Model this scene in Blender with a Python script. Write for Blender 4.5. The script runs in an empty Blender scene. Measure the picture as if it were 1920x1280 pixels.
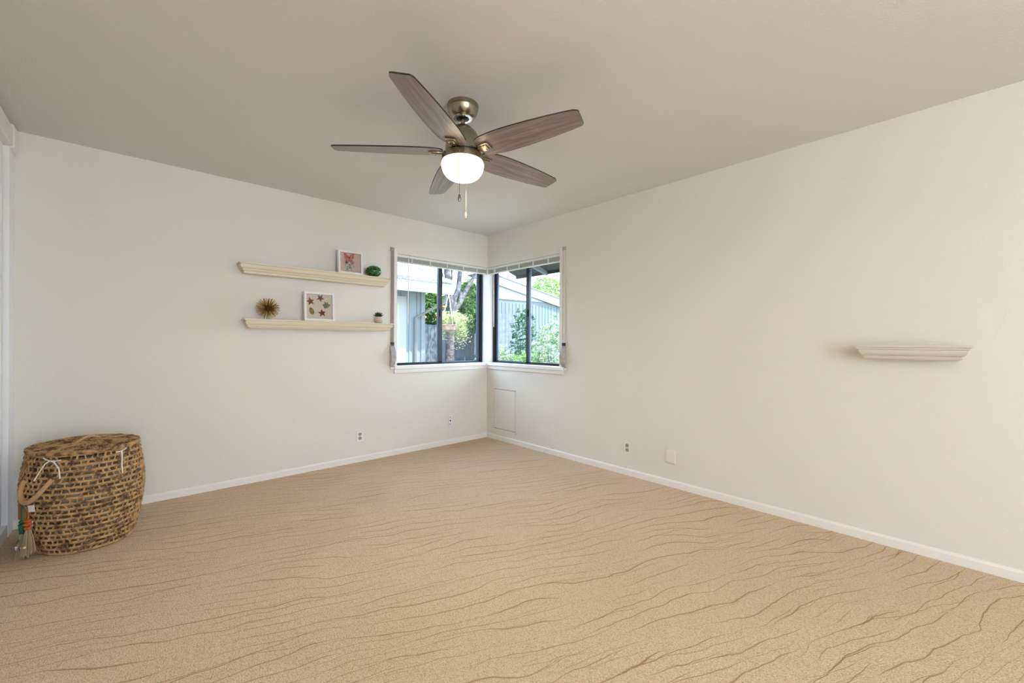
import bpy, bmesh, math, random
from math import pi, sin, cos, radians
from mathutils import Vector, Matrix, Euler
random.seed(7)
SC = bpy.context.scene
COL = SC.collection

# ------------------------------------------------------------------ camera
F_PX, YAW, ROLL = 780.405, radians(47.471), radians(0.2188)
cd = bpy.data.cameras.new('camera'); cam = bpy.data.objects.new('camera', cd); COL.objects.link(cam)
cd.sensor_fit = 'HORIZONTAL'; cd.sensor_width = 36.0; cd.lens = 36.0 * F_PX / 1920.0
cd.clip_start = 0.02; cd.clip_end = 200
fw = Vector((cos(YAW), sin(YAW), 0)); r0 = Vector((sin(YAW), -cos(YAW), 0)); u0 = Vector((0, 0, 1))
rt = r0 * cos(ROLL) + u0 * sin(ROLL); up = -r0 * sin(ROLL) + u0 * cos(ROLL)
M = Matrix((rt, up, -fw)).transposed().to_4x4(); M.translation = Vector((-3.2034, -3.940, 1.160))
cam.matrix_world = M
SC.camera = cam

# ------------------------------------------------------------------ world, sun, lamps, exposure
w = bpy.data.worlds.new('sky'); SC.world = w; w.use_nodes = True
wn = w.node_tree.nodes; wl = w.node_tree.links
bg = wn['Background']; bg.inputs['Strength'].default_value = 9.5
tc = wn.new('ShaderNodeTexCoord'); sx = wn.new('ShaderNodeSeparateXYZ'); cr = wn.new('ShaderNodeValToRGB')
wl.new(tc.outputs['Generated'], sx.inputs[0]); wl.new(sx.outputs['Z'], cr.inputs['Fac']); wl.new(cr.outputs['Color'], bg.inputs['Color'])
cr.color_ramp.elements[0].color = (0.74, 0.86, 1.0, 1); cr.color_ramp.elements[1].color = (0.38, 0.58, 1.0, 1)

def lamp(name, kind, energy, color, loc=(0, 0, 0), direction=None, size=None, size_y=None):
    l = bpy.data.lights.new(name, kind); l.energy = energy; l.color = color
    o = bpy.data.objects.new(name, l); COL.objects.link(o); o.location = loc
    if direction: o.rotation_euler = Vector(direction).to_track_quat('-Z', 'Y').to_euler()
    if kind == 'AREA':
        l.shape = 'RECTANGLE'; l.size = size; l.size_y = size_y
    return o
sun = lamp('sun', 'SUN', 15.0, (1.0, 0.96, 0.88), direction=(-0.15, 0.43, -0.90)); sun.data.angle = radians(0.6)
# added area fill behind the camera, shining in through the made-up rear opening
lamp('rear_fill', 'AREA', 11, (1.0, 0.985, 0.965), (-2.55, -7.8, 1.2), (0.05, 1, 0.0), 2.1, 2.2)
# the photographer's flash, bounced off the ceiling behind the camera
lamp('bounce_flash', 'AREA', 50, (1.0, 0.985, 0.96), (-3.0, -5.3, 1.45), (-0.15, -0.05, 1), 0.5, 0.5)
# sampling portals in the two corner windows
for nm, loc, d, s in (('portal_back', (-0.6, 0.115, 1.48), (0, -1, 0), (1.19, 1.14)), ('portal_right', (0.115, -0.6, 1.48), (-1, 0, 0), (1.19, 1.14))):
    p = lamp(nm, 'AREA', 1, (1, 1, 1), loc, d, *s); p.data.cycles.is_portal = True
vs = SC.view_settings
vs.view_transform = 'Standard'; vs.look = 'None'; vs.gamma = 1.0; vs.use_curve_mapping = False
vs.exposure = 0.0

# ------------------------------------------------------------------ materials
def mat(name, color, rough=0.6, metal=0.0, bump=None, vary=None, spec=None, emit=None, coords='Object'):
    """bump=(scale, strength, detail[, distance]); vary=(scale, colour2, lo, hi)"""
    m = bpy.data.materials.new(name); m.use_nodes = True
    nt = m.node_tree; b = nt.nodes['Principled BSDF']
    b.inputs['Base Color'].default_value = (*color, 1); b.inputs['Roughness'].default_value = rough; b.inputs['Metallic'].default_value = metal
    if spec is not None: b.inputs['Specular IOR Level'].default_value = spec
    t = nt.nodes.new('ShaderNodeTexCoord')
    if bump:
        n = nt.nodes.new('ShaderNodeTexNoise'); n.inputs['Scale'].default_value = bump[0]; n.inputs['Detail'].default_value = bump[2]
        bp = nt.nodes.new('ShaderNodeBump'); bp.inputs['Strength'].default_value = bump[1]; bp.inputs['Distance'].default_value = bump[3] if len(bump) > 3 else 0.01
        nt.links.new(t.outputs[coords], n.inputs['Vector']); nt.links.new(n.outputs['Fac'], bp.inputs['Height']); nt.links.new(bp.outputs['Normal'], b.inputs['Normal'])
    if vary:
        n = nt.nodes.new('ShaderNodeTexNoise'); n.inputs['Scale'].default_value = vary[0]; n.inputs['Detail'].default_value = 3
        r = nt.nodes.new('ShaderNodeValToRGB'); e = r.color_ramp.elements
        e[0].position, e[1].position = vary[2], vary[3]; e[0].color = (*color, 1); e[1].color = (*vary[1], 1)
        nt.links.new(t.outputs[coords], n.inputs['Vector']); nt.links.new(n.outputs['Fac'], r.inputs['Fac']); nt.links.new(r.outputs['Color'], b.inputs['Base Color'])
    if emit:
        b.inputs['Emission Color'].default_value = (*emit[0], 1); b.inputs['Emission Strength'].default_value = emit[1]
    return m

def carpet_material():
    m = bpy.data.materials.new('carpet'); m.use_nodes = True
    nt = m.node_tree; N = nt.nodes; L = nt.links; b = N['Principled BSDF']
    b.inputs['Roughness'].default_value = 0.95; b.inputs['Specular IOR Level'].default_value = 0.1
    t = N.new('ShaderNodeTexCoord')
    def mapping(rz, s):
        mp = N.new('ShaderNodeMapping'); mp.vector_type = 'POINT'
        mp.inputs['Rotation'].default_value = (0, 0, rz); mp.inputs['Scale'].default_value = s
        return mp
    def math_(op, a=None, bb=None, c=None):
        n = N.new('ShaderNodeMath'); n.operation = op
        for i, v in enumerate((a, bb, c)):
            if v is None: continue
            if isinstance(v, (int, float)): n.inputs[i].default_value = v
            else: L.new(v, n.inputs[i])
        return n.outputs[0]
    # wobble the coordinates so the sheared lines wander
    wob = N.new('ShaderNodeTexNoise'); wob.inputs['Scale'].default_value = 5.5; wob.inputs['Detail'].default_value = 2.0
    L.new(t.outputs['Object'], wob.inputs['Vector'])
    sub = N.new('ShaderNodeVectorMath'); sub.operation = 'SUBTRACT'; L.new(wob.outputs['Color'], sub.inputs[0]); sub.inputs[1].default_value = (0.5, 0.5, 0.5)
    scl = N.new('ShaderNodeVectorMath'); scl.operation = 'SCALE'; L.new(sub.outputs[0], scl.inputs[0]); scl.inputs['Scale'].default_value = 0.05
    add = N.new('ShaderNodeVectorMath'); add.operation = 'ADD'; L.new(t.outputs['Object'], add.inputs[0]); L.new(scl.outputs[0], add.inputs[1])
    rot = mapping(radians(21), (1, 1, 1)); L.new(add.outputs[0], rot.inputs['Vector'])
    sp = N.new('ShaderNodeSeparateXYZ'); L.new(rot.outputs[0], sp.inputs[0])
    def noise(scale, detail, off):
        mp = mapping(0, scale); mp.inputs['Location'].default_value = off; L.new(rot.outputs[0], mp.inputs['Vector'])
        n = N.new('ShaderNodeTexNoise'); n.inputs['Scale'].default_value = 1.0; n.inputs['Detail'].default_value = detail
        L.new(mp.outputs[0], n.inputs['Vector']); return n.outputs['Fac']
    def lines(spacing, amp, width, off, lo):
        ph = math_('ADD', math_('MULTIPLY', sp.outputs['Y'], 1.0 / spacing), math_('MULTIPLY', noise((1.5, 2.6, 1), 0.0, (off, off, 0)), amp))
        ph = math_('ADD', ph, math_('MULTIPLY', noise((5.5, 5.0, 1), 0.0, (off + 3, off, 0)), amp * 0.17))
        d = math_('ABSOLUTE', math_('SUBTRACT', math_('FRACT', ph), 0.5))
        wd = math_('MULTIPLY', math_('SUBTRACT', noise((2.0, 7.0, 1), 0.5, (off + 9, 3, 0)), lo), width * 7.0)
        wd = math_('MINIMUM', math_('MAXIMUM', wd, 0.0005), width)
        return math_('SUBTRACT', 1.0, math_('MINIMUM', math_('DIVIDE', d, wd), 1.0))
    l1 = lines(0.080, 2.9, 0.056, 0.0, 0.42); l2 = lines(0.058, 2.5, 0.050, 4.2, 0.50)
    l3 = lines(0.047, 2.6, 0.075, 8.6, 0.53)
    ln = math_('MINIMUM', math_('ADD', math_('ADD', l1, l2), math_('MULTIPLY', l3, 0.6)), 1.0)
    # loop pile
    pile = N.new('ShaderNodeTexVoronoi'); pile.inputs['Scale'].default_value = 1.0
    pm = mapping(radians(0), (240, 190, 190)); L.new(t.outputs['Object'], pm.inputs['Vector']); L.new(pm.outputs[0], pile.inputs['Vector'])
    big = N.new('ShaderNodeTexNoise'); big.inputs['Scale'].default_value = 1.3; big.inputs['Detail'].default_value = 4; L.new(t.outputs['Object'], big.inputs['Vector'])
    fin = N.new('ShaderNodeTexNoise'); fin.inputs['Scale'].default_value = 160; fin.inputs['Detail'].default_value = 2; L.new(t.outputs['Object'], fin.inputs['Vector'])
    c1 = N.new('ShaderNodeValToRGB'); c1.color_ramp.elements[0].color = (*CARPET_LIGHT, 1); c1.color_ramp.elements[1].color = (*CARPET_DARK, 1)
    c1.color_ramp.elements[0].position = 0.12; c1.color_ramp.elements[1].position = 0.85
    L.new(pile.outputs['Distance'], c1.inputs['Fac'])
    mx = N.new('ShaderNodeMix'); mx.data_type = 'RGBA'; mx.blend_type = 'MULTIPLY'; mx.inputs[0].default_value = 0.5
    c2 = N.new('ShaderNodeValToRGB'); c2.color_ramp.elements[0].color = (0.86, 0.85, 0.84, 1); c2.color_ramp.elements[1].color = (1.10, 1.10, 1.11, 1)
    c2.color_ramp.elements[0].position = 0.3; c2.color_ramp.elements[1].position = 0.7
    bs = math_('ADD', math_('MULTIPLY', big.outputs['Fac'], 0.6), math_('MULTIPLY', fin.outputs['Fac'], 0.4))
    L.new(bs, c2.inputs['Fac']); L.new(c1.outputs['Color'], mx.inputs[6]); L.new(c2.outputs['Color'], mx.inputs[7])
    m2 = N.new('ShaderNodeMix'); m2.data_type = 'RGBA'
    L.new(math_('MULTIPLY', ln, 0.85), m2.inputs[0]); L.new(mx.outputs[2], m2.inputs[6]); m2.inputs[7].default_value = (*CARPET_LINE, 1)
    L.new(m2.outputs[2], b.inputs['Base Color'])
    h = math_('SUBTRACT', math_('SUBTRACT', math_('MULTIPLY', fin.outputs['Fac'], 0.3), math_('MULTIPLY', pile.outputs['Distance'], 0.7)), math_('MULTIPLY', ln, 0.4))
    bp = N.new('ShaderNodeBump'); bp.inputs['Strength'].default_value = 0.75; bp.inputs['Distance'].default_value = 0.006
    L.new(h, bp.inputs['Height']); L.new(bp.outputs['Normal'], b.inputs['Normal'])
    return m

def wood_material(name, dark, light, sx_, sy_, sz_, rough=0.5):
    m = bpy.data.materials.new(name); m.use_nodes = True
    nt = m.node_tree; N = nt.nodes; L = nt.links; b = N['Principled BSDF']; b.inputs['Roughness'].default_value = rough
    t = N.new('ShaderNodeTexCoord'); mp = N.new('ShaderNodeMapping'); mp.inputs['Scale'].default_value = (sx_, sy_, sz_)
    n = N.new('ShaderNodeTexNoise'); n.inputs['Scale'].default_value = 1; n.inputs['Detail'].default_value = 6; n.inputs['Roughness'].default_value = 0.62; n.inputs['Distortion'].default_value = 0.5
    r = N.new('ShaderNodeValToRGB'); r.color_ramp.elements[0].color = (*dark, 1); r.color_ramp.elements[1].color = (*light, 1)
    r.color_ramp.elements[0].position = 0.34; r.color_ramp.elements[1].position = 0.64
    L.new(t.outputs['Object'], mp.inputs[0]); L.new(mp.outputs[0], n.inputs['Vector']); L.new(n.outputs['Fac'], r.inputs[0]); L.new(r.outputs[0], b.inputs['Base Color'])
    return m

def glass_material(name, tint=(0.97, 0.99, 0.98), gloss=0.06):
    m = bpy.data.materials.new(name); m.use_nodes = True
    nt = m.node_tree; N = nt.nodes; L = nt.links; N.remove(N['Principled BSDF']); out = N['Material Output']
    tr = N.new('ShaderNodeBsdfTransparent'); tr.inputs[0].default_value = (*tint, 1)
    gl = N.new('ShaderNodeBsdfGlossy'); gl.inputs['Roughness'].default_value = 0.02
    lw = N.new('ShaderNodeLayerWeight'); lw.inputs['Blend'].default_value = 0.2
    mt = N.new('ShaderNodeMath'); mt.operation = 'MULTIPLY'; mt.inputs[1].default_value = gloss * 5
    L.new(lw.outputs['Fresnel'], mt.inputs[0])
    mx = N.new('ShaderNodeMixShader'); L.new(mt.outputs[0], mx.inputs[0]); L.new(tr.outputs[0], mx.inputs[1]); L.new(gl.outputs[0], mx.inputs[2])
    L.new(mx.outputs[0], out.inputs['Surface'])
    return m

def leaf_material(name, c1, c2, trans=0.35):
    m = bpy.data.materials.new(name); m.use_nodes = True
    nt = m.node_tree; N = nt.nodes; L = nt.links; N.remove(N['Principled BSDF']); out = N['Material Output']
    t = N.new('ShaderNodeTexCoord'); n = N.new('ShaderNodeTexNoise'); n.inputs['Scale'].default_value = 9; n.inputs['Detail'].default_value = 2
    r = N.new('ShaderNodeValToRGB'); r.color_ramp.elements[0].color = (*c1, 1); r.color_ramp.elements[1].color = (*c2, 1)
    r.color_ramp.elements[0].position = 0.35; r.color_ramp.elements[1].position = 0.65
    L.new(t.outputs['Object'], n.inputs['Vector']); L.new(n.outputs['Fac'], r.inputs[0])
    d = N.new('ShaderNodeBsdfDiffuse'); tl = N.new('ShaderNodeBsdfTranslucent'); L.new(r.outputs[0], d.inputs[0]); L.new(r.outputs[0], tl.inputs[0])
    mx = N.new('ShaderNodeMixShader'); mx.inputs[0].default_value = trans; L.new(d.outputs[0], mx.inputs[1]); L.new(tl.outputs[0], mx.inputs[2])
    L.new(mx.outputs[0], out.inputs['Surface'])
    return m

CARPET_LIGHT, CARPET_DARK, CARPET_LINE = (0.87, 0.69, 0.49), (0.60, 0.435, 0.28), (0.37, 0.20, 0.07)
M_wall = mat('cream_wall_paint', (0.78, 0.745, 0.665), 0.7, bump=(150, 0.5, 3, 0.004))
M_ceil = mat('ceiling_paint', (0.725, 0.695, 0.655), 0.85, bump=(120, 0.45, 3, 0.004))
M_trim = mat('white_trim_paint', (0.86, 0.82, 0.77), 0.4)
M_bright = mat('bright_white_trim', (0.88, 0.87, 0.86), 0.35)
M_shelf = mat('cream_shelf_paint', (0.76, 0.655, 0.50), 0.45)
M_shelfw = mat('pale_shelf_paint', (0.70, 0.635, 0.575), 0.4)
M_carpet = carpet_material()
M_bronze = mat('dark_bronze_aluminium', (0.012, 0.015, 0.022), 0.35, 0.3)
M_sash = mat('weathered_sash_metal', (0.08, 0.11, 0.15), 0.3, 0.4)
M_glass = glass_material('window_glass')
M_blind = mat('blind_vinyl', (0.78, 0.77, 0.73), 0.5)
M_slat = mat('blind_slat', (0.52, 0.52, 0.48), 0.5)
M_tape = mat('blind_tape', (0.60, 0.59, 0.55), 0.6)
M_strap = mat('grey_webbing', (0.30, 0.26, 0.21), 0.8, bump=(900, 0.3, 1, 0.001))
M_strapw = mat('white_webbing', (0.72, 0.70, 0.64), 0.8, bump=(900, 0.3, 1, 0.001))
M_winder = mat('clouded_grey_plastic', (0.50, 0.48, 0.46), 0.3, vary=(30, (0.34, 0.31, 0.27), 0.35, 0.7))
M_darkpl = mat('dark_plastic', (0.03, 0.03, 0.035), 0.4)
M_plate = mat('white_plate', (0.82, 0.79, 0.80), 0.35)
M_platec = mat('cream_plate', (0.80, 0.745, 0.65), 0.4)
M_recep = mat('almond_receptacle', (0.42, 0.36, 0.22), 0.4)
M_slot = mat('slot_dark', (0.03, 0.025, 0.02), 0.6)
M_gap = mat('panel_gap_shadow_line', (0.22, 0.185, 0.13), 0.8)
M_nickel = mat('brushed_nickel', (0.36, 0.315, 0.24), 0.27, 1.0, bump=(60, 0.03, 2))
M_nickel_hi = mat('polished_nickel', (0.72, 0.68, 0.62), 0.18, 1.0)
M_black = mat('black_rubber', (0.01, 0.01, 0.012), 0.35)
M_blade = wood_material('greyed_walnut', (0.165, 0.122, 0.112), (0.34, 0.272, 0.25), 3.0, 46, 46, 0.30)
M_edge = mat('dark_blade_edge', (0.022, 0.018, 0.016), 0.4)
M_bowl = mat('lit_frosted_glass', (0.95, 0.92, 0.86), 0.3, emit=((1.0, 0.80, 0.58), 5.0))
M_cream = mat('ivory_pull', (0.15, 0.125, 0.09), 0.35, 0.3)
M_weave = mat('palm_weave', (0.54, 0.325, 0.14), 0.75, bump=(240, 0.5, 3, 0.003), vary=(26, (0.15, 0.06, 0.025), 0.46, 0.68))
M_weavel = mat('pale_palm_weave', (0.52, 0.32, 0.14), 0.75, bump=(240, 0.5, 3, 0.003), vary=(24, (0.15, 0.06, 0.025), 0.45, 0.62))
M_liner = mat('basket_liner', (0.10, 0.075, 0.045), 0.9, vary=(18, (0.27, 0.235, 0.165), 0.42, 0.6))
M_rope = mat('palm_rope', (0.58, 0.34, 0.15), 0.7, bump=(180, 0.6, 2, 0.003))
M_string = mat('white_string', (0.86, 0.80, 0.72), 0.8)
M_straw = mat('straw_fringe', (0.46, 0.335, 0.19), 0.8)
M_orange = mat('orange_yarn', (0.50, 0.15, 0.025), 0.8, vary=(90, (0.48, 0.07, 0.02), 0.4, 0.6))
M_green = mat('green_yarn', (0.015, 0.13, 0.085), 0.8)
M_bead = mat('teal_bead', (0.03, 0.10, 0.13), 0.3)
M_card = mat('brown_card', (0.36, 0.23, 0.05), 0.8)
M_paper = mat('white_paper', (0.85, 0.82, 0.78), 0.7)
M_frame = mat('white_picture_frame', (0.84, 0.80, 0.78), 0.35)
M_linen = mat('linen_backing', (0.66, 0.575, 0.47), 0.9, bump=(500, 0.2, 1, 0.001))
M_blush = mat('blush_backing', (0.60, 0.455, 0.385), 0.9, bump=(500, 0.2, 1, 0.001))
M_gold = mat('antique_gold', (0.42, 0.27, 0.08), 0.32, 1.0)
M_goldd = mat('dark_gold_core', (0.10, 0.05, 0.015), 0.4, 0.8)
M_gball = mat('green_glaze', (0.008, 0.06, 0.012), 0.15, vary=(40, (0.03, 0.16, 0.02), 0.4, 0.65))
M_gscale = mat('light_green_glaze', (0.05, 0.17, 0.035), 0.2)
M_pot = mat('stone_pot', (0.60, 0.50, 0.40), 0.6)
M_succ = mat('dark_succulent', (0.02, 0.042, 0.012), 0.5)
M_soil = mat('potting_soil', (0.03, 0.02, 0.012), 0.9)
M_door = mat('closet_door_paint', (0.62, 0.58, 0.52), 0.4)
M_siding = mat('grey_siding', (0.17, 0.195, 0.205), 0.8, bump=(30, 0.2, 3))
M_siding2 = mat('blue_grey_siding', (0.105, 0.13, 0.135), 0.8, bump=(30, 0.2, 3))
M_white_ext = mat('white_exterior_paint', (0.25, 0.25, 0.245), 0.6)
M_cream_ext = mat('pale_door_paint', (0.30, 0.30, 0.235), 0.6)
M_roof = mat('pale_shingles', (0.125, 0.11, 0.108), 0.9, bump=(14, 0.5, 4, 0.03), vary=(5, (0.17, 0.155, 0.15), 0.4, 0.6))
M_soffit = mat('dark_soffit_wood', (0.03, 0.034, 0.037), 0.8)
M_stucco = mat('outer_stucco', (0.5, 0.47, 0.42), 0.9)
M_fence = mat('weathered_fence', (0.085, 0.105, 0.125), 0.9, vary=(6, (0.12, 0.14, 0.15), 0.4, 0.6))
M_bark = mat('tree_bark', (0.05, 0.043, 0.048), 0.9, bump=(22, 0.9, 5, 0.03), vary=(9, (0.13, 0.115, 0.115), 0.42, 0.62))
M_leaf = leaf_material('hedge_leaves', (0.03, 0.09, 0.028), (0.20, 0.31, 0.10))
M_leafd = leaf_material('dark_vine_leaves', (0.02, 0.06, 0.035), (0.09, 0.17, 0.085))
M_leafb = leaf_material('bright_shrub_leaves', (0.08, 0.19, 0.03), (0.30, 0.42, 0.16))
M_leafw = leaf_material('pale_flower_leaves', (0.08, 0.15, 0.055), (0.42, 0.47, 0.33))
M_fern = leaf_material('pale_fern_fronds', (0.24, 0.30, 0.10), (0.50, 0.54, 0.27))
M_fruit = mat('orange_fruit', (0.85, 0.25, 0.03), 0.5)
M_terra = mat('terracotta_bowl', (0.22, 0.12, 0.09), 0.8, bump=(40, 0.6, 3), vary=(14, (0.34, 0.25, 0.21), 0.4, 0.6))
M_wire = mat('pale_wire', (0.70, 0.72, 0.74), 0.4)
M_pipe = mat('grey_downspout', (0.13, 0.13, 0.125), 0.5)
M_ground = mat('sunlit_yard', (0.15, 0.17, 0.10), 0.95, vary=(1.2, (0.28, 0.27, 0.22), 0.42, 0.58))

# ------------------------------------------------------------------ mesh builder
class MB:
    def __init__(s): s.v = []; s.f = []; s.m = []; s.sm = []
    def face(s, idx, mi=0, smooth=False): s.f.append(tuple(idx)); s.m.append(mi); s.sm.append(smooth)
    def box(s, x0, x1, y0, y1, z0, z1, mi=0, mw=None):
        i = len(s.v)
        P = [Vector((x, y, z)) for x in (x0, x1) for y in (y0, y1) for z in (z0, z1)]
        if mw is not None: P = [mw @ p for p in P]
        s.v += [tuple(p) for p in P]
        for q in ((0, 1, 3, 2), (4, 6, 7, 5), (0, 4, 5, 1), (2, 3, 7, 6), (0, 2, 6, 4), (1, 5, 7, 3)): s.face([i + k for k in q], mi)
        return s
    def tube(s, pts, r, n=8, mi=0, cap=True, closed=False, smooth=True):
        pts = [Vector(p) for p in pts]; m = len(pts); i0 = len(s.v)
        rs = r if isinstance(r, (list, tuple)) else [r] * m
        nrm = None
        for k in range(m):
            if closed: d = pts[(k + 1) % m] - pts[k - 1]
            else: d = pts[min(k + 1, m - 1)] - pts[max(k - 1, 0)]
            d.normalize()
            if nrm is None: nrm = d.orthogonal().normalized()
            else:
                nrm = (nrm - d * nrm.dot(d))
                nrm = nrm.normalized() if nrm.length > 1e-6 else d.orthogonal().normalized()
            bn = d.cross(nrm)
            for j in range(n):
                a = 2 * pi * j / n; s.v.append(tuple(pts[k] + (nrm * cos(a) + bn * sin(a)) * rs[k]))
        for k in range(m if closed else m - 1):
            k2 = (k + 1) % m
            for j in range(n):
                j2 = (j + 1) % n; s.face((i0 + k * n + j, i0 + k * n + j2, i0 + k2 * n + j2, i0 + k2 * n + j), mi, smooth)
        if cap and not closed:
            s.face([i0 + j for j in range(n)][::-1], mi); s.face([i0 + (m - 1) * n + j for j in range(n)], mi)
        return s
    def lathe(s, prof, n=40, mi=0, c=(0, 0), cap=True, smooth=True, sxy=(1, 1)):
        i0 = len(s.v); m = len(prof)
        for r, z in prof:
            for j in range(n):
                a = 2 * pi * j / n; s.v.append((c[0] + r * cos(a) * sxy[0], c[1] + r * sin(a) * sxy[1], z))
        for k in range(m - 1):
            for j in range(n):
                j2 = (j + 1) % n; s.face((i0 + k * n + j, i0 + k * n + j2, i0 + (k + 1) * n + j2, i0 + (k + 1) * n + j), mi, smooth)
        if cap:
            s.face([i0 + j for j in range(n)][::-1], mi); s.face([i0 + (m - 1) * n + j for j in range(n)], mi)
        return s
    def prism(s, poly, a, b, axis='z', mi=0):
        """extrude the 2-D polygon between a and b along an axis"""
        i = len(s.v); n = len(poly)
        for t in (a, b):
            for p in poly:
                s.v.append({'z': (p[0], p[1], t), 'y': (p[0], t, p[1]), 'x': (t, p[0], p[1])}[axis])
        s.face([i + k for k in range(n)][::-1], mi); s.face([i + n + k for k in range(n)], mi)
        for k in range(n):
            k2 = (k + 1) % n; s.face((i + k, i + k2, i + n + k2, i + n + k), mi)
        return s
    def sphere(s, c, r, n=16, m=10, mi=0):
        c = Vector(c); R = r if isinstance(r, (tuple, list)) else (r, r, r)
        prof = []
        i0 = len(s.v)
        for k in range(m + 1):
            th = pi * k / m
            for j in range(n):
                a = 2 * pi * j / n; s.v.append((c.x + R[0] * sin(th) * cos(a), c.y + R[1] * sin(th) * sin(a), c.z - R[2] * cos(th)))
        for k in range(m):
            for j in range(n):
                j2 = (j + 1) % n; s.face((i0 + k * n + j, i0 + k * n + j2, i0 + (k + 1) * n + j2, i0 + (k + 1) * n + j), mi, True)
        return s
    def quad(s, a, b, c, d, mi=0):
        i = len(s.v); s.v += [tuple(a), tuple(b), tuple(c), tuple(d)]; s.face((i, i + 1, i + 2, i + 3), mi); return s
    def build(s, name, mats, parent=None, kind=None, bevel=0, sharp=35, loc=None, fix=True):
        me = bpy.data.meshes.new(name)
        o = Vector(loc) if loc else Vector((0, 0, 0))
        me.from_pydata([tuple(Vector(p) - o) for p in s.v], [], s.f)
        for m in (mats if isinstance(mats, (list, tuple)) else [mats]): me.materials.append(m)
        for p, mi, sm in zip(me.polygons, s.m, s.sm): p.material_index = mi; p.use_smooth = sm
        if fix:
            bm = bmesh.new(); bm.from_mesh(me); bmesh.ops.remove_doubles(bm, verts=bm.verts, dist=1e-6)
            bmesh.ops.recalc_face_normals(bm, faces=bm.faces); bm.to_mesh(me); bm.free()
        if any(s.sm): me.set_sharp_from_angle(angle=radians(sharp))
        ob = bpy.data.objects.new(name, me); COL.objects.link(ob)
        ob.location = o
        if parent:
            ob.parent = parent
            if loc: ob.location = o
        if bevel:
            b = ob.modifiers.new('edge', 'BEVEL'); b.width = bevel; b.segments = 2; b.limit_method = 'ANGLE'; b.angle_limit = radians(40)
        if kind: ob['kind'] = kind
        return ob

def thing(name, label, cat, loc=(0, 0, 0), rz=0, group=None):
    o = bpy.data.objects.new(name, None); COL.objects.link(o); o.empty_display_size = 0.05
    o.location = loc; o.rotation_euler = (0, 0, rz); o['label'] = label; o['category'] = cat
    if group: o['group'] = group
    return o
def tag(o, label, cat, group=None, kind=None):
    o['label'] = label; o['category'] = cat
    if group: o['group'] = group
    if kind: o['kind'] = kind
    return o
def dup(root, loc, rz, label, group=None):
    r = root.copy(); COL.objects.link(r); r.location = loc; r.rotation_euler = (0, 0, rz); r['label'] = label
    if group: r['group'] = group
    for ch in list(root.children):
        c = ch.copy(); COL.objects.link(c); c.parent = r
        for g in ch.children:
            d = g.copy(); COL.objects.link(d); d.parent = c
    return r
def structure(name, label, cat, mb, m, **k):
    return tag(mb.build(name, m, kind='structure', **k), label, cat)

H = 2.44; XC = -3.74; YF = -7.6; T = 0.13
# ------------------------------------------------------------------ room shell
fl = MB().box(XC - .3, T, YF - .1, T, -.12, 0).build('floor', M_carpet, kind='structure'); tag(fl, 'tan loop pile carpet with wandering ochre lines across the room', 'floor')
structure('ceiling', 'beige textured ceiling over the whole room', 'ceiling', MB().box(XC - .3, T, YF - .1, T, H, H + .1), M_ceil)
WX0, WZ0, WZ1 = -1.198, 0.905, 2.056   # corner window openings
WY0 = -1.170
PY = 0.012                              # slim corner post
mb = MB(); mb.box(XC - .3, WX0, 0, T, 0, H); mb.box(WX0, T, 0, T, 0, WZ0 - .02); mb.box(WX0, T, 0, T, WZ1, H)
structure('wall_back', 'cream wall with the two long shelves and the basket', 'wall', mb, M_wall)
mb = MB(); mb.box(0, T, YF - .1, WY0, 0, H); mb.box(0, T, WY0, 0, 0, WZ0 - .02); mb.box(0, T, WY0, 0, WZ1, H)
structure('wall_right', 'cream wall with the short empty shelf', 'wall', mb, M_wall)
mb = MB(); mb.box(XC - .12, XC, -.12, 0, 0, H); mb.box(XC - .12, XC, YF, -3.4, 0, H); mb.box(XC - .12, XC, -3.4, -.12, 2.32, H); mb.box(XC - .3, XC - .2, YF, 0, 0, H)
structure('wall_left', 'cream wall holding the closet opening', 'wall', mb, M_wall)
mb = MB(); mb.box(XC, -3.62, YF - .1, YF, 0, H); mb.box(-1.48, 0, YF - .1, YF, 0, H); mb.box(-3.62, -1.48, YF - .1, YF, 2.32, H)  # unseen opening, made up to let the rear fill light in
structure('wall_front', 'cream wall with a wide opening added for the rear fill light', 'wall', mb, M_wall)
# skirting with an eased top edge
def skirting(name, label, a, b, axis):
    t, h = .0125, .056
    poly = [(0, 0), (-t, 0), (-t, h - .012), (-t * .75, h - .005), (-t * .3, h), (0, h)]
    return structure(name, label, 'baseboard', MB().prism(poly, a, b, axis), M_trim)
skirting('baseboard_back', 'low white baseboard under the shelf wall', XC, -.0125, 'x')
skirting('baseboard_right', 'low white baseboard under the short shelf wall', YF, 0, 'y')
# thin cover sheet below the right window
structure('trim_1', 'thin painted sheet on the wall under the right window', 'wall panel', MB().box(-.003, 0, -1.098, 0, .056, .83), M_wall)
# corner post of the window
structure('trim_2', 'slim white corner post between the two windows', 'post', MB().box(-.012, T, -.012, T, WZ0 - .02, WZ1), M_bright, bevel=.002)
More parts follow.
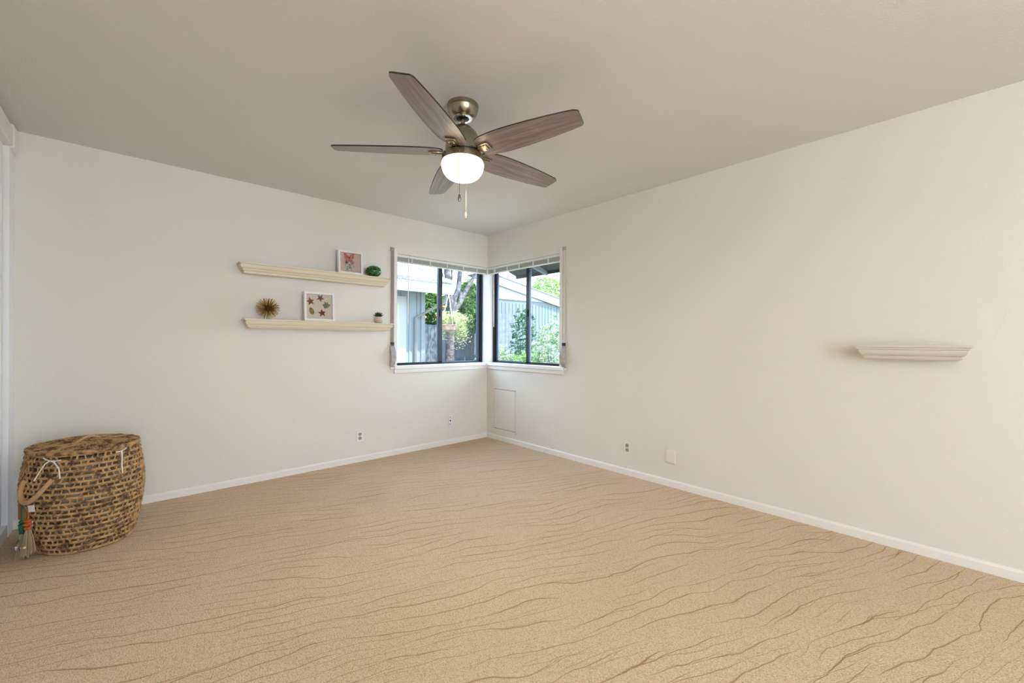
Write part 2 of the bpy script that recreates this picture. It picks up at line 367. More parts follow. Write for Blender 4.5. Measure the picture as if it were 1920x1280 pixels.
# casings and stools
mbc = MB().box(WX0 - .03, WX0, -.012, 0, WZ0 - .005, 2.10); mbc.box(WX0 - .001, WX0 + .003, -.012, .08, WZ0, WZ1)
structure('trim_3', 'narrow white casing left of the left window', 'casing', mbc, M_trim)
mbc = MB().box(-.012, 0, WY0 - .03, WY0, WZ0 - .005, 2.10); mbc.box(-.012, .08, WY0 - .001, WY0 + .003, WZ0, WZ1)
structure('trim_4', 'narrow white casing right of the right window', 'casing', mbc, M_trim)
mbs = MB().box(WX0 - .028, .02, -.030, .08, .872, WZ0); structure('trim_5', 'white window stool under the left window', 'sill', mbs, M_bright, bevel=.004)
mbs = MB().box(-.030, .08, WY0 - .055, -.03, .872, WZ0); structure('trim_6', 'white window stool under the right window', 'sill', mbs, M_bright, bevel=.004)
structure('trim_7', 'flat white apron board under the left window stool', 'apron', MB().box(WX0 - .025, 0, -.016, 0, .834, .872), M_trim)
structure('trim_8', 'flat white apron board under the right window stool', 'apron', MB().box(-.016, 0, WY0 - .045, -.016, .832, .872), M_trim)

# ------------------------------------------------------------------ sliding windows
def window(name, label, along):
    """dark aluminium slider; 'along' maps (u along wall from the corner, depth, z) to world"""
    root = thing(name, label, 'window'); root['kind'] = 'structure'
    def bx(mb, u0, u1, d0, d1, z0, z1, mi=0):
        a = along(u0, d0, z0); b = along(u1, d1, z1)
        mb.box(min(a[0], b[0]), max(a[0], b[0]), min(a[1], b[1]), max(a[1], b[1]), z0, z1, mi)
    L = 1.197
    fr = MB(); bx(fr, .013, L, .078, .125, WZ0, WZ0 + .010); bx(fr, .013, L, .078, .125, WZ1 - .018, WZ1); bx(fr, .013, .040, .078, .125, WZ0, WZ1); bx(fr, L - .016, L, .078, .125, WZ0, WZ1)
    fr.build('window_frame', M_bronze, root)
    for (u0, u1, d) in ((.036, .640, .100), (.592, L - .010, .082)):
        sa = MB(); w_ = .046; w2 = .046 if d > .09 else .028
        bx(sa, u0, u0 + w_, d, d + .018, WZ0 + .015, WZ1 - .025); bx(sa, u1 - w2, u1, d, d + .018, WZ0 + .015, WZ1 - .025)
        bx(sa, u0, u1, d, d + .018, WZ0 + .008, WZ0 + .026); bx(sa, u0, u1, d, d + .018, WZ1 - .034, WZ1 - .016)
        so = sa.build('sash', M_bronze if d < .09 else [M_sash], root)
        g = MB(); bx(g, u0 + .02, u1 - .014, d + .007, d + .011, WZ0 + .015, WZ1 - .025)
        g.build('pane', M_glass, so)
        if d < .09:
            k = MB(); bx(k, u0 + .006, u0 + .03, d - .014, d, 1.44, 1.52); k.build('latch', M_darkpl, so, bevel=.003)
    return root
window('window_1', 'dark framed sliding window in the shelf wall beside the corner', lambda u, d, z: (-u, d, z))
window('window_2', 'dark framed sliding window in the right wall beside the corner', lambda u, d, z: (d, -u, z))

# ------------------------------------------------------------------ raised blinds
def blind(label, along, L, tape, ladders, wand_u, group):
    root = thing('window_blind', label, 'blind', group=group)
    def bx(mb, u0, u1, d0, d1, z0, z1):
        a = along(u0, d0, z0); b = along(u1, d1, z1)
        mb.box(min(a[0], b[0]), max(a[0], b[0]), min(a[1], b[1]), max(a[1], b[1]), z0, z1)
    mb = MB(); bx(mb, .014, L, .002, .032, 2.026, 2.053); mb.build('headrail', M_blind, root, bevel=.002)
    st = MB(); z = 2.024
    for i in range(11):
        d = random.uniform(-.002, .002); bx(st, .018, L - .004, .004 + d, .029 + d, z - .0022, z); z -= .0037
    st.build('slat_stack', M_slat, root)
    br = MB(); bx(br, .018, L - .004, .003, .030, z - .012, z); br.build('bottom_rail', M_blind, root, bevel=.002)
    for u in ladders:
        lt = MB(); bx(lt, u - .009, u + .009, -.0005, .002, z - .012, 2.026); lt.build('ladder_tape', tape, root)
    wd = MB(); a = along(wand_u, -.004, 2.02); b = along(wand_u + .004, -.006, 1.333); wd.tube([a, b], .0042, 6)
    wd.build('tilt_wand', M_bright, root)
    return root
blind('raised white mini blind across the top of the left window', lambda u, d, z: (-u, d, z), 1.190, M_tape, (.16, .36, .58, .80, 1.02), 1.064, 'raised mini blinds')
blind('raised white mini blind across the top of the right window', lambda u, d, z: (d, -u, z), 1.168, M_blind, (.145, .36, .56, .78, 1.0), .128, 'raised mini blinds')

# ------------------------------------------------------------------ shutter straps with their winders
def shutter_strap(label, rz, loc, strap_mat):
    # local frame: x along the wall, y out of the wall (negative = into the room), origin at floor on the wall
    root = thing('shutter_strap', label, 'shutter strap', loc, rz, 'shutter strap winders')
    MB().box(-.013, .013, -.010, -.007, 1.12, 2.095).build('strap', strap_mat, root)
    g = MB(); prof = [(0, 2.075), (-.016, 2.075), (-.022, 2.09), (-.018, 2.108), (0, 2.112)]
    g.prism(prof, -.019, .019, 'x'); g.build('strap_guide', M_winder, root, bevel=.003)
    MB().box(-.016, .016, -.026, 0, 1.118, 1.148).build('strap_inlet', M_darkpl, root, bevel=.003)
    b = MB(); n = 14; prof = [(0, .895)]
    for i in range(n + 1):
        t = i / n; prof.append((-.012 - .043 * sin(pi * t) ** .8, .905 + .205 * t))
    prof.append((0, 1.118))
    b.prism(prof, -.026, .026, 'x'); b.build('winder_case', M_winder, root, bevel=.006)
    MB().box(-.021, .021, -.020, 0, .877, .897).build('mounting_foot', M_plate, root, bevel=.002)
    return root
shutter_strap('grey shutter strap and winder left of the left window', 0, (-1.247, 0, 0), M_strap)
shutter_strap('pale shutter strap and winder right of the right window', -pi / 2, (0, -1.226, 0), M_strapw)

# ------------------------------------------------------------------ moulded shelves
def shelf(label, length, depth, h, loc, rz, m, group, cove=False):
    """crown-profile ledge with mitred ends; local x along wall, y=0 at wall, top at z=0"""
    # (inset from full outline, z)
    if cove: pr = [(0, 0), (0, -.010), (.008, -.0115), (.006, -.013), (.007, -.021), (.017, -.0225), (.015, -.030), (.019, -.042), (.027, -.052), (.039, -.059), (.039, -.0635), (.033, -.065), (.036, -.071), (.044, -.076), (.048, -h)]
    else: pr = [(0, 0), (0, -.011), (.011, -.0125), (.011, -.019), (.007, -.0195), (.010, -.034), (.016, -.044), (.025, -.046), (.025, -.051), (.021, -.0515), (.025, -.061), (.034, -.066), (.036, -h)]
    mb = MB(); n = len(pr)
    for d, z in pr:
        L2 = length / 2 - d; D = depth - d
        mb.v += [(-L2, 0, z), (-L2, -D, z), (L2, -D, z), (L2, 0, z)]
    mb.face((0, 1, 2, 3)); k = 4 * (n - 1); mb.face((k + 3, k + 2, k + 1, k))
    for i in range(n - 1):
        for j in range(4):
            j2 = (j + 1) % 4; mb.face((i * 4 + j, i * 4 + j2, i * 4 + 4 + j2, i * 4 + 4 + j))
    o = mb.build('wall_shelf', m); o.location = loc; o.rotation_euler = (0, 0, rz)
    return tag(o, label, 'shelf', group)
shelf('long cream shelf, the upper one on the back wall', 1.257, .13, .082, (-1.951, 0, 1.776), 0, M_shelf, 'wall shelves')
shelf('long cream shelf, the lower one on the back wall', 1.257, .13, .072, (-1.916, 0, 1.332), 0, M_shelf, 'wall shelves')
shelf('short empty pale shelf alone on the right wall', .458, .13, .078, (0, -3.736, 1.147), -pi / 2, M_shelfw, 'wall shelves', True)

# ------------------------------------------------------------------ ornaments on the shelves
def leaf_shape(pts, z0=0): return pts
def shadow_box(label, W, Hh, loc, rz, back, makers, lean=radians(4)):
    root = thing('shadow_box_frame', label, 'picture frame', loc, rz, 'white shadow box frames')
    d, b = .032, .017
    fr = MB(); X = W / 2
    fr.box(-X, -X + b, -d, 0, 0, Hh); fr.box(X - b, X, -d, 0, 0, Hh); fr.box(-X + b, X - b, -d, 0, 0, b); fr.box(-X + b, X - b, -d, 0, Hh - b, Hh)
    fr.build('frame', M_frame, root)
    bk = MB().box(-X + b, X - b, -.010, -.004, b, Hh - b).build('backing', back, root)
    for nm, poly, cx, cz, s, a, mm in makers:
        mb = MB(); ca, sa = cos(a), sin(a)
        P = [(cx + s * (x * ca - y * sa), cz + s * (x * sa + y * ca)) for x, y in poly]
        mb.prism(P, -.0145, -.0125, 'y'); mb.build(nm, mm, root)
    MB().box(-X + b, X - b, -.029, -.0275, b, Hh - b).build('front_glass', M_glassp, root)
    root.rotation_euler = (-lean, 0, rz)
    return root
M_glassp = glass_material('picture_glass', (0.98, 0.98, 0.98), 0.03)
maple = []
for i in range(10):
    a = pi / 2 + 2 * pi * i / 10; r = (1.0 if i % 2 == 0 else .42) * (1.0 if i != 5 else 1.0); maple.append((r * cos(a), r * sin(a)))
tulip = [(-.15, -1), (.45, -.8), (.85, -.2), (.95, .5), (.6, .35), (.35, .5), (.15, 1.0), (-.1, .45), (-.75, .75), (-.4, .1), (-.95, -.35), (-.5, -.5)]
oval = [(.55 * cos(t) * (1 - .15 * sin(t)), sin(t)) for t in [2 * pi * i / 14 for i in range(14)]]
wingU = [(.05, .0), (.15, .55), (.55, .95), (1.0, 1.05), (.85, .55), (.9, .1), (.5, -.1), (.75, -.45), (.7, -.95), (.35, -.85), (.12, -.35)]
wings = wingU + [(-x, y) for x, y in wingU[::-1]]
def col(c): return mat('pressed_colour', c, 0.8, vary=(60, tuple(v * .45 for v in c), .35, .7))
c_rust, c_purple, c_sage, c_olive, c_red = col((.30, .10, .055)), col((.22, .11, .09)), col((.20, .26, .14)), col((.30, .24, .04)), col((.24, .055, .04))
c_pink, c_grey, c_teal = col((.62, .22, .20)), col((.55, .55, .48)), col((.22, .40, .38))
shadow_box('larger white box frame of pressed leaves on the lower shelf', .252, .252, (-1.974, -.073, 1.3325), 0, M_linen, [
    ('pressed_leaf', maple, -.072, .171, .038, .25, c_rust), ('pressed_leaf', maple, .012, .205, .036, -.55, c_purple),
    ('pressed_leaf', tulip, .060, .147, .034, -.3, c_sage), ('pressed_leaf', maple, .024, .072, .037, .15, c_red), ('pressed_leaf', oval, -.062, .087, .033, .35, c_olive)])
shadow_box('smaller white box frame of two butterflies on the upper shelf', .226, .212, (-1.703, -.075, 1.7765), 0, M_blush, [
    ('paper_butterfly', wings, -.008, .142, .050, .02, c_pink), ('paper_butterfly', wings, -.004, .070, .048, -.02, c_grey),
    ('butterfly_body', [(-.1, -.8), (.1, -.8), (.12, .8), (-.12, .8)], -.008, .140, .030, 0, c_red), ('butterfly_body', [(-.25, -.8), (.25, -.8), (.3, .8), (-.3, .8)], -.004, .072, .024, 0, c_teal)])

# spiky gold urchin
def gold_urchin():
    c = Vector((-2.372, -.072, 1.333 + .090)); R = .090
    root = thing('spiky_ornament', 'spiky round gold ornament at the end of the lower shelf', 'ornament', (c.x, c.y, 1.333))
    sp = MB(); n = 190
    for i in range(n):
        z = 1 - 2 * (i + .5) / n; a = i * 2.39996; r = math.sqrt(1 - z * z)
        d = Vector((r * cos(a), r * sin(a), z))
        d = (d + Vector((random.gauss(0, .05), random.gauss(0, .05), random.gauss(0, .05)))).normalized()
        rr = R * random.uniform(.9, 1.0)
        if d.z < 0: rr = min(rr, .0895 / max(.0001, -d.z))
        sp.tube([d * .016, d * rr], [.0021, .0014], 5)
        sp.sphere(d * rr * .985, .0023, 6, 4)
    o = sp.build('spikes', M_gold, root); o.location = (0, 0, .090)
    k = MB().sphere((0, 0, 0), .024, 14, 10).build('core', M_goldd, root); k.location = (0, 0, .090)
gold_urchin()
# green ball
def green_ball():
    root = thing('round_ornament', 'dark green bumpy ball beside the butterfly frame', 'ornament', (-1.476, -.078, 1.7765))
    b = MB(); n = 28; prof = []
    for i in range(n + 1):
        th = pi * i / n; prof.append((.072 * sin(th) ** .9 + .0001, .053 - .054 * cos(th)))
    prof = [(max(r, .001), max(z, 0.0)) for r, z in prof]
    b.lathe(prof, 36); b.build('ball', M_gball, root)
    s = MB()
    for row, (zz, cnt) in enumerate(((-.45, 9), (.05, 10), (.5, 8))):
        for j in range(cnt):
            a = 2 * pi * (j + .5 * (row % 2)) / cnt; r = math.sqrt(1 - zz * zz) ** .9
            s.sphere((.0655 * r * cos(a), .0655 * r * sin(a), .053 + .0495 * zz), (.0095, .0095, .009), 9, 6)
    s.build('scales', M_gscale, root)
green_ball()
# succulent
def succulent():
    root = thing('succulent', 'small dark succulent in a round stone pot', 'potted plant', (-1.424, -.080, 1.333))
    MB().lathe([(.020, 0), (.034, .008), (.043, .024), (.045, .036), (.040, .052), (.032, .062), (.028, .062), (.032, .050), (.020, .046)], 32).build('pot', M_pot, root)
    MB().lathe([(.001, .052), (.031, .052)], 20, cap=False).build('soil', M_soil, root)
    lf = MB()
    for ring, (cnt, el, ln) in enumerate(((9, 28, .056), (8, 52, .058), (5, 74, .056))):
        for j in range(cnt):
            a = 2 * pi * (j + .5 * ring) / cnt; e = radians(el)
            d = Vector((cos(a) * cos(e), sin(a) * cos(e), sin(e)))
            b0 = Vector((0, 0, .056))
            lf.tube([b0 + d * .004, b0 + d * ln * .35, b0 + d * ln * .72, b0 + d * ln], [.003, .0062, .0050, .0005], 6)
    lf.build('leaves', M_succ, root)
succulent()

# ------------------------------------------------------------------ ceiling fan
def ceiling_fan():
    cx, cy = -1.8756, -2.0906
    root = thing('ceiling_fan', 'five blade wood and nickel ceiling fan with lit glass bowl', 'ceiling fan', (cx, cy, H))
    def Z(z): return z - H
    MB().lathe([(.084, 0), (.0845, Z(2.433)), (.084, Z(2.422)), (.081, Z(2.420)), (.081, Z(2.418)), (.083, Z(2.416)), (.080, Z(2.404)), (.072, Z(2.388)), (.061, Z(2.3745)), (.052, Z(2.3695)), (.050, Z(2.369)), (.036, Z(2.369)), (.034, Z(2.375))], 56).build('canopy', [M_nickel], root)
    MB().lathe([(.052, Z(2.3695)), (.050, Z(2.367)), (.034, Z(2.367)), (.033, Z(2.372))], 40, cap=False).build('canopy_trim_ring', M_nickel_hi, root)
    MB().lathe([(.030, Z(2.376)), (.028, Z(2.366)), (.018, Z(2.360)), (.0125, Z(2.360))], 28).build('hanger_ball', M_black, root)
    MB().lathe([(.0125, Z(2.372)), (.0125, Z(2.320))], 24).build('downrod', M_nickel, root)
    MB().lathe([(.020, Z(2.327)), (.034, Z(2.325)), (.048, Z(2.317)), (.052, Z(2.312)), (.066, Z(2.300)), (.078, Z(2.284)), (.087, Z(2.258)), (.092, Z(2.225)), (.094, Z(2.19)), (.094, Z(2.180)), (.070, Z(2.176))], 56).build('motor_housing', M_nickel, root)
    MB().lathe([(.088, Z(2.182)), (.088, Z(2.166))], 48).build('shadow_gap', M_black, root)
    MB().lathe([(.080, Z(2.170)), (.104, Z(2.1695)), (.110, Z(2.166)), (.1125, Z(2.160)), (.1135, Z(2.150)), (.1135, Z(2.134)), (.111, Z(2.131)), (.100, Z(2.131))], 64).build('light_fitter', M_nickel, root)
    bw = [(.1105, Z(2.1335))]
    for i in range(15):
        t = i / 14; bw.append((.1145 * cos(t * pi / 2) ** .55 + .0008, Z(2.118 - .083 * sin(t * pi / 2) ** 1.15)))
    MB().lathe(bw, 64).build('light_bowl', M_bowl, root)
    dl = lamp('fan_lamp', 'AREA', 8.5, (1.0, 0.90, 0.76), (cx, cy, 2.0335), (0, 0, -1), .10, .10); dl.data.shape = 'DISK'
    # blades
    out = [(.105, .040), (.118, .060), (.150, .074), (.21, .0815), (.28, .0835), (.36, .0815), (.45, .0765), (.54, .0695), (.62, .061), (.665, .055), (.676, .050), (.682, .043)]
    prof = [(r, s + .003) for r, s in out] + [(.690, -.030), (.688, -.040), (.678, -.046)] + [(r, -s + .003) for r, s in out[:-2][::-1]]
    def blade_mesh():
        mb = MB(); n = len(prof)
        for z in (-.0035, .0035):
            for r, s in prof: mb.v.append((r, s, z))
        mb.face([k for k in range(n)][::-1], 0); mb.face([n + k for k in range(n)], 0)
        for k in range(n):
            k2 = (k + 1) % n; mb.face((k, k2, n + k2, n + k), 1)
        return mb
    pz = Z(2.186)
    b0 = blade_mesh().build('blade', [M_blade, M_edge], root)
    # bracket: an arm rising out of the housing and a plate under the blade
    ir = MB()
    ir.prism([(.085, -.018), (.115, -.021), (.135, -.028), (.175, -.030), (.182, -.026), (.182, .026), (.175, .030), (.135, .028), (.115, .021), (.085, .018)], -.013, -.0045, 'z')
    ir.prism([(.100, -.012), (.168, -.019), (.168, .019), (.100, .012)], -.017, -.013, 'z')
    irn = ir.build('blade_bracket', M_nickel, b0, bevel=.002)
    sc_ = MB()
    for (r, s) in ((.150, -.014), (.150, .014)): sc_.lathe([(.0045, -.0172), (.0045, -.0185), (.002, -.0195)], 10, c=(r, s))
    scn = sc_.build('bracket_screws', M_nickel_hi, b0)
    for k in range(5):
        a = radians(69.3 + 72 * k)
        if k == 0: o = b0
        else:
            o = b0.copy(); COL.objects.link(o); o.parent = root
            for ch in (irn, scn):
                c = ch.copy(); COL.objects.link(c); c.parent = o
        o.location = (0, 0, pz)
        o.rotation_mode = 'QUATERNION'
        q = Matrix.Rotation(a, 3, 'Z') @ Matrix.Rotation(-radians(12), 3, 'X')
        o.rotation_quaternion = q.to_quaternion()
    # pull chains
    for (dx, dy, zt, zb, zk, mm) in ((-.079, -.0825, 2.150, 1.918, 1.881, M_nickel), (.082, .080, 2.150, 1.896, 1.857, M_cream)):
        ch = MB(); n = 60
        ch.tube([(dx, dy, Z(zt)), (dx, dy, Z(zb))], .0014, 6)
        for i in range(n):
            ch.sphere((dx, dy, Z(zt + (zb - zt) * i / n)), .0022, 6, 4)
        ch.tube([(dx * .92, dy * .92, Z(zt + .004)), (dx, dy, Z(zt + .003)), (dx * 1.01, dy * 1.01, Z(zt - .004))], .003, 6)
        co = ch.build('pull_chain', mm, root)
        kn = MB().lathe([(.0025, Z(zb + .001)), (.0055, Z(zb - .004)), (.0075, Z(zb - .012)), (.0078, Z(zk + .01)), (.0065, Z(zk + .002)), (.003, Z(zk))], 18, c=(dx, dy))
        kn.build('pull_knob', M_nickel if mm is M_nickel else M_cream, co)
ceiling_fan()

# ------------------------------------------------------------------ wall plates and access panel
def outlet(label, loc, rz):
    root = thing('electrical_outlet', label, 'outlet', loc, rz, 'duplex outlets')
    MB().box(-.035, .035, -.006, 0, -.057, .057).build('plate', M_plate, root, bevel=.0025)
    for z in (-.0195, .0195):
        r = MB(); P = []
        for i in range(20):
            a = 2 * pi * i / 20; P.append((.017 * cos(a), max(-.0135, min(.0135, .017 * sin(a))) + z))
        r.prism(P, -.0085, -.005, 'y'); ro = r.build('receptacle', M_recep, root)
        s = MB().box(-.0075, -.0050, -.0090, -.0084, z - .001, z + .008); s.box(.0050, .0075, -.0090, -.0084, z - .001, z + .008); s.box(-.0025, .0025, -.0090, -.0084, z - .0105, z - .0055)
        s.build('slots', M_slot, ro)
    sc_ = MB(); sc_.prism([(.003 * cos(2 * pi * i / 10), .003 * sin(2 * pi * i / 10)) for i in range(10)], -.0072, -.0055, 'y'); sc_.build('screw', M_nickel, root)
    return root
outlet('white duplex outlet on the back wall under the shelves', (-1.573, 0, .245), 0)
outlet('white duplex outlet on the right wall near the blank plate', (0, -1.946, .238), -pi / 2)
root = thing('cable_wall_plate', 'narrow white cable plate near the corner', 'wall plate', (-.537, 0, .264))
MB().box(-.024, .024, -.006, 0, -.060, .060).build('plate', M_plate, root, bevel=.002)
for z, r in ((-.038, .0055), (.0, .0085), (.038, .0055)):
    k = MB(); k.prism([(r * cos(2 * pi * i / 12), z + r * sin(2 * pi * i / 12)) for i in range(12)], -.011 if z == 0 else -.008, -.0055, 'y'); k.build('jack' if z == 0 else 'screw', M_slot if z == 0 else M_nickel, root)
root = thing('blank_wall_plate', 'blank cream wall plate low on the right wall', 'wall plate', (0, -2.343, .243), -pi / 2)
bp = MB(); bp.box(-.038, .038, -.017, 0, -.054, .054); bp.build('cover', M_platec, root, bevel=.004)
MB().box(-.029, .029, -.0185, -.0165, -.046, .046).build('face_plate', M_platec, root, bevel=.001)
root = thing('access_panel', 'painted access panel on the right wall below the window', 'access panel', (-.003, -.332, .36), -pi / 2)
mb = MB().box(-.192, -.184, -.006, 0, -.25, .25); mb.box(.184, .192, -.006, 0, -.25, .25); mb.box(-.192, .192, -.006, 0, .242, .25); mb.box(-.192, .192, -.006, 0, -.25, -.225)
mb.build('panel_frame', M_wall, root)
MB().box(-.179, .179, -.007, 0, -.219, .236).build('panel_door', M_wall, root)
mb = MB().box(-.184, .184, -.0035, -.0005, -.225, .242); mb.build('panel_gap', M_gap, root)
for z in (.212, -.238):
    k = MB(); k.prism([(.004 * cos(2 * pi * i / 10), z + .004 * sin(2 * pi * i / 10)) for i in range(10)], -.0085, -.006, 'y'); k.build('screw', M_recep, root)

# ------------------------------------------------------------------ closet at the left edge
structure('trim_9', 'white header board above the closet door', 'header', MB().box(XC - .02, XC + .024, -3.4, -.14, 2.295, 2.41), M_trim, bevel=.006)
structure('trim_10', 'rounded end block of the closet header', 'header end', MB().box(XC - .02, XC + .030, -.15, 0, 2.285, 2.432), M_trim, bevel=.014)
structure('trim_11', 'white jamb casing beside the closet door', 'casing', MB().box(XC - .02, XC + .012, -.145, -.0005, 0, 2.295), M_bright, bevel=.003)
structure('trim_12', 'white closet sill board on the carpet', 'sill', MB().box(XC - .06, XC + .010, -3.4, -.145, 0, .075), M_bright, bevel=.004)
d = thing('door_1', 'pale sliding closet door at the edge of the room', 'door'); d['kind'] = 'structure'
MB().box(XC - .055, XC - .03, -1.85, -.215, .08, 2.30).build('door_panel', M_door, d)
MB().box(XC - .055, XC - .012, -.215, -.163, .08, 2.30).build('door_stile', M_bright, d, bevel=.003)

# ------------------------------------------------------------------ woven basket
def basket():
    C = Vector((-3.393, -.455, 0)); A0 = radians(-64.5); a, b = .262, .223
    prof = [(0, .88), (.06, .945), (.12, 1.0), (.2, 1.06), (.28, 1.1), (.36, 1.1), (.44, 1.065), (.5, 1.02), (.54, .985), (.60, .95)]
    def sc_(z):
        for (z0, s0), (z1, s1) in zip(prof, prof[1:]):
            if z <= z1: return s0 + (s1 - s0) * (z - z0) / (z1 - z0)
        return prof[-1][1]
    def S(t, z, o=0.0, zz=None):
        k = sc_(z); return Vector(((a * k + o) * cos(t), (b * k + o) * sin(t), z if zz is None else zz))
    root = thing('woven_basket', 'oval lidded woven palm basket with a rope handle and tassels', 'basket', C, A0)
    rng = random.Random(3)
    li = MB(); n = 64; zs = [.004 + .026 * i for i in range(21)]
    for z in zs:
        for j in range(n): li.v.append(tuple(S(2 * pi * j / n, z, -.011)))
    for k in range(len(zs) - 1):
        for j in range(n): li.face((k * n + j, k * n + (j + 1) % n, (k + 1) * n + (j + 1) % n, (k + 1) * n + j), 0, True)
    li.face([j for j in range(n)][::-1]); li.face([(len(zs) - 1) * n + j for j in range(n)])
    li.build('liner', M_liner, root)
    body = MB(); rows = 19; dz = .0278; zc = [.010 + dz * i for i in range(rows + 1)]
    for i, z in enumerate(zc):
        m = 96; ph = rng.random() * 6
        pts = []
        for j in range(m):
            t = 2 * pi * j / m
            pts.append(S(t, z, .001 * sin(7 * t + ph) + rng.gauss(0, .0008), z + .0014 * sin(5 * t + ph * 2) + rng.gauss(0, .0006)))
        body.tube(pts, [.0074 + rng.gauss(0, .0007) for _ in pts], 7, 0, closed=True)
    for i in range(rows):
        cnt = 54
        for j in range(cnt):
            if rng.random() < .04: continue
            t = 2 * pi * (j + (.5 if i % 2 else 0) + rng.gauss(0, .09)) / cnt
            sl = rng.gauss(.003, .012)
            w = rng.uniform(.0036, .0062)
            P = [S(t - sl, zc[i], .0045), S(t - sl * .4, zc[i] + dz * .35, .002), S(t + sl * .4, zc[i] + dz * .65, .002), S(t + sl, zc[i + 1], .0045)]
            body.tube(P, [w * 1.15, w * .8, w * .8, w * 1.15], 6, 0, cap=False)
    for i in range(70):   # stray dry strands
        t = rng.random() * 2 * pi; z = rng.uniform(.02, .52)
        body.tube([S(t, z, .006), S(t + rng.gauss(0, .03), min(.53, z + rng.gauss(0, .012)), .013), S(t + rng.gauss(0, .06), max(.01, min(.535, z + rng.gauss(0, .03))), .007)], .0009, 4, 0)
    body.build('woven_body', M_weave, root)
    # lid: concentric coils joined by radial wraps, slightly domed
    lid = MB(); z0 = .546
    for q in range(13):
        f = 1.0 - q / 13.0; m = max(16, int(84 * f)); pts = []
        for j in range(m):
            t = 2 * pi * j / m
            pts.append((a * 1.0 * f * cos(t) + rng.gauss(0, .001), b * 1.0 * f * sin(t) + rng.gauss(0, .001), z0 + .012 * (1 - f * f) + rng.gauss(0, .0008) + (.004 if q == 0 else 0)))
        lid.tube(pts, .0078 if q else .0105, 7, 0, closed=True)
        if q < 12:
            for j in range(int(70 * f)):
                t = 2 * pi * (j + rng.random() * .5) / int(70 * f); f2 = f - 1 / 13.0
                lid.tube([(a * f * cos(t), b * f * sin(t), z0 + .012 * (1 - f * f) + .007), (a * f2 * cos(t + .03), b * f2 * sin(t + .03), z0 + .012 * (1 - f2 * f2) + .008)], .0045, 5, 0)
    lid.build('lid', M_weavel, root)
    bs = MB(); bs.lathe([(a * .97, z0 - .012), (a * .97, z0 - .004), (.01, z0 + .006)], 64, sxy=(1, b / a)); bs.build('lid_underlay', M_liner, root)
    # lid loop handle (runs along the oval's long direction in view)
    R = Matrix.Rotation(-A0, 3, 'Z')
    def loc(x, y, z): return R @ (Vector((x, y, z)) - Vector((C.x, C.y, 0)))
    p0, p1 = loc(-3.437, -.470, .560), loc(-3.335, -.350, .560)
    pts = [p0 + (p1 - p0) * t + Vector((0, 0, .030 * sin(pi * t) - .004)) for t in [i / 12 for i in range(13)]]
    MB().tube(pts, .0075, 8).build('lid_handle', M_rope, root)
    # side handle rope
    k0, k1, kb = S(-1.56, .415, .006), S(-.96, .425, .006), S(-1.44, .300, .018)
    pts = [k0, S(-1.585, .37, .016), S(-1.55, .325, .018), kb, S(-1.32, .310, .019), S(-1.18, .338, .020), S(-1.05, .385, .016), k1]
    sm = []
    for i in range(len(pts) - 1):
        p_, q_ = pts[i], pts[i + 1]
        for t in (0, .33, .66): sm.append(p_.lerp(q_, t))
    sm.append(pts[-1])
    for _ in range(3):
        sm = [sm[0]] + [(sm[i - 1] + sm[i] * 2 + sm[i + 1]) / 4 for i in range(1, len(sm) - 1)] + [sm[-1]]
    MB().tube(sm, [.010 + .003 * sin(pi * i / (len(sm) - 1)) for i in range(len(sm))], 9).build('rope_handle', M_rope, root)
    # white ties
    def tie(pathlist):
        mb = MB()
        for pth in pathlist: mb.tube([S(t, z, .012 + .004 * (i % 2)) for i, (t, z) in enumerate(pth)], .0032, 6)
        return mb.build('string_tie', M_string, root)
    tie([[(-1.03, .520), (-1.10, .505), (-1.19, .465), (-1.257, .42)], [(-1.03, .520), (-.95, .515), (-.86, .48), (-.82, .43)], [(-1.17, .535), (-1.10, .527), (-1.03, .520), (-.92, .519), (-.84, .521)]])
    tie([[(.07, .528), (.13, .526), (.192, .527), (.25, .532), (.314, .537)], [(.192, .527), (.17, .50), (.15, .45), (.14, .405)]])
    tie([[(-2.2, .52), (-2.25, .46), (-2.3, .38)], [(-2.15, .525), (-2.2, .52), (-2.28, .53)]])
    # tassels hang under the rope handle
    def strands(name, top, n, ln, r0, r1, m, par):
        mb = MB()
        for i in range(n):
            a_ = rng.random() * 2 * pi; q = math.sqrt(rng.random())
            d0 = Vector((cos(a_), sin(a_), 0)) * q
            e = top + d0 * r1 + Vector((0, 0, -ln * rng.uniform(.86, 1.0)))
            e.z = max(e.z, .004)
            mb.tube([top + d0 * r0, top + d0 * (r0 + r1) * .5 + Vector((0, 0, -ln * .4)), e], .0011, 4)
        return mb.build(name, m, par)
    ht = kb + Vector((0, 0, -.008))
    ot = Vector((ht.x, ht.y, .185)); ot += S(-1.30, .2, .012) - S(-1.40, .2, .012)
    tz = MB(); tz.tube([ht, Vector((ot.x, ot.y, .26)), Vector((ot.x, ot.y, .21))], .0035, 6)
    for dz_, rr in ((.028, .017), (.010, .020), (-.010, .016)): tz.sphere(ot + Vector((0, 0, dz_)), (rr, rr, .010), 12, 8)
    tass = tz.build('orange_tassel', M_orange, root)
    strands('fringe', ot + Vector((0, 0, -.012)), 75, .140, .009, .033, M_straw, tass)
    gt = S(-1.55, .18, .024); gt.z = .185
    tz = MB(); tz.tube([ht + Vector((0, 0, .0)), Vector((gt.x, gt.y, .27)), Vector((gt.x, gt.y, .19))], .0035, 6)
    tz.tube([gt, gt + Vector((0, 0, -.05))], [.014, .010], 10); tz.sphere(gt + Vector((0, 0, .012)), (.012, .012, .012), 10, 8)
    tass = tz.build('green_tassel', M_green, root)
    strands('fringe', gt + Vector((0, 0, -.048)), 45, .140, .008, .030, M_straw, tass)
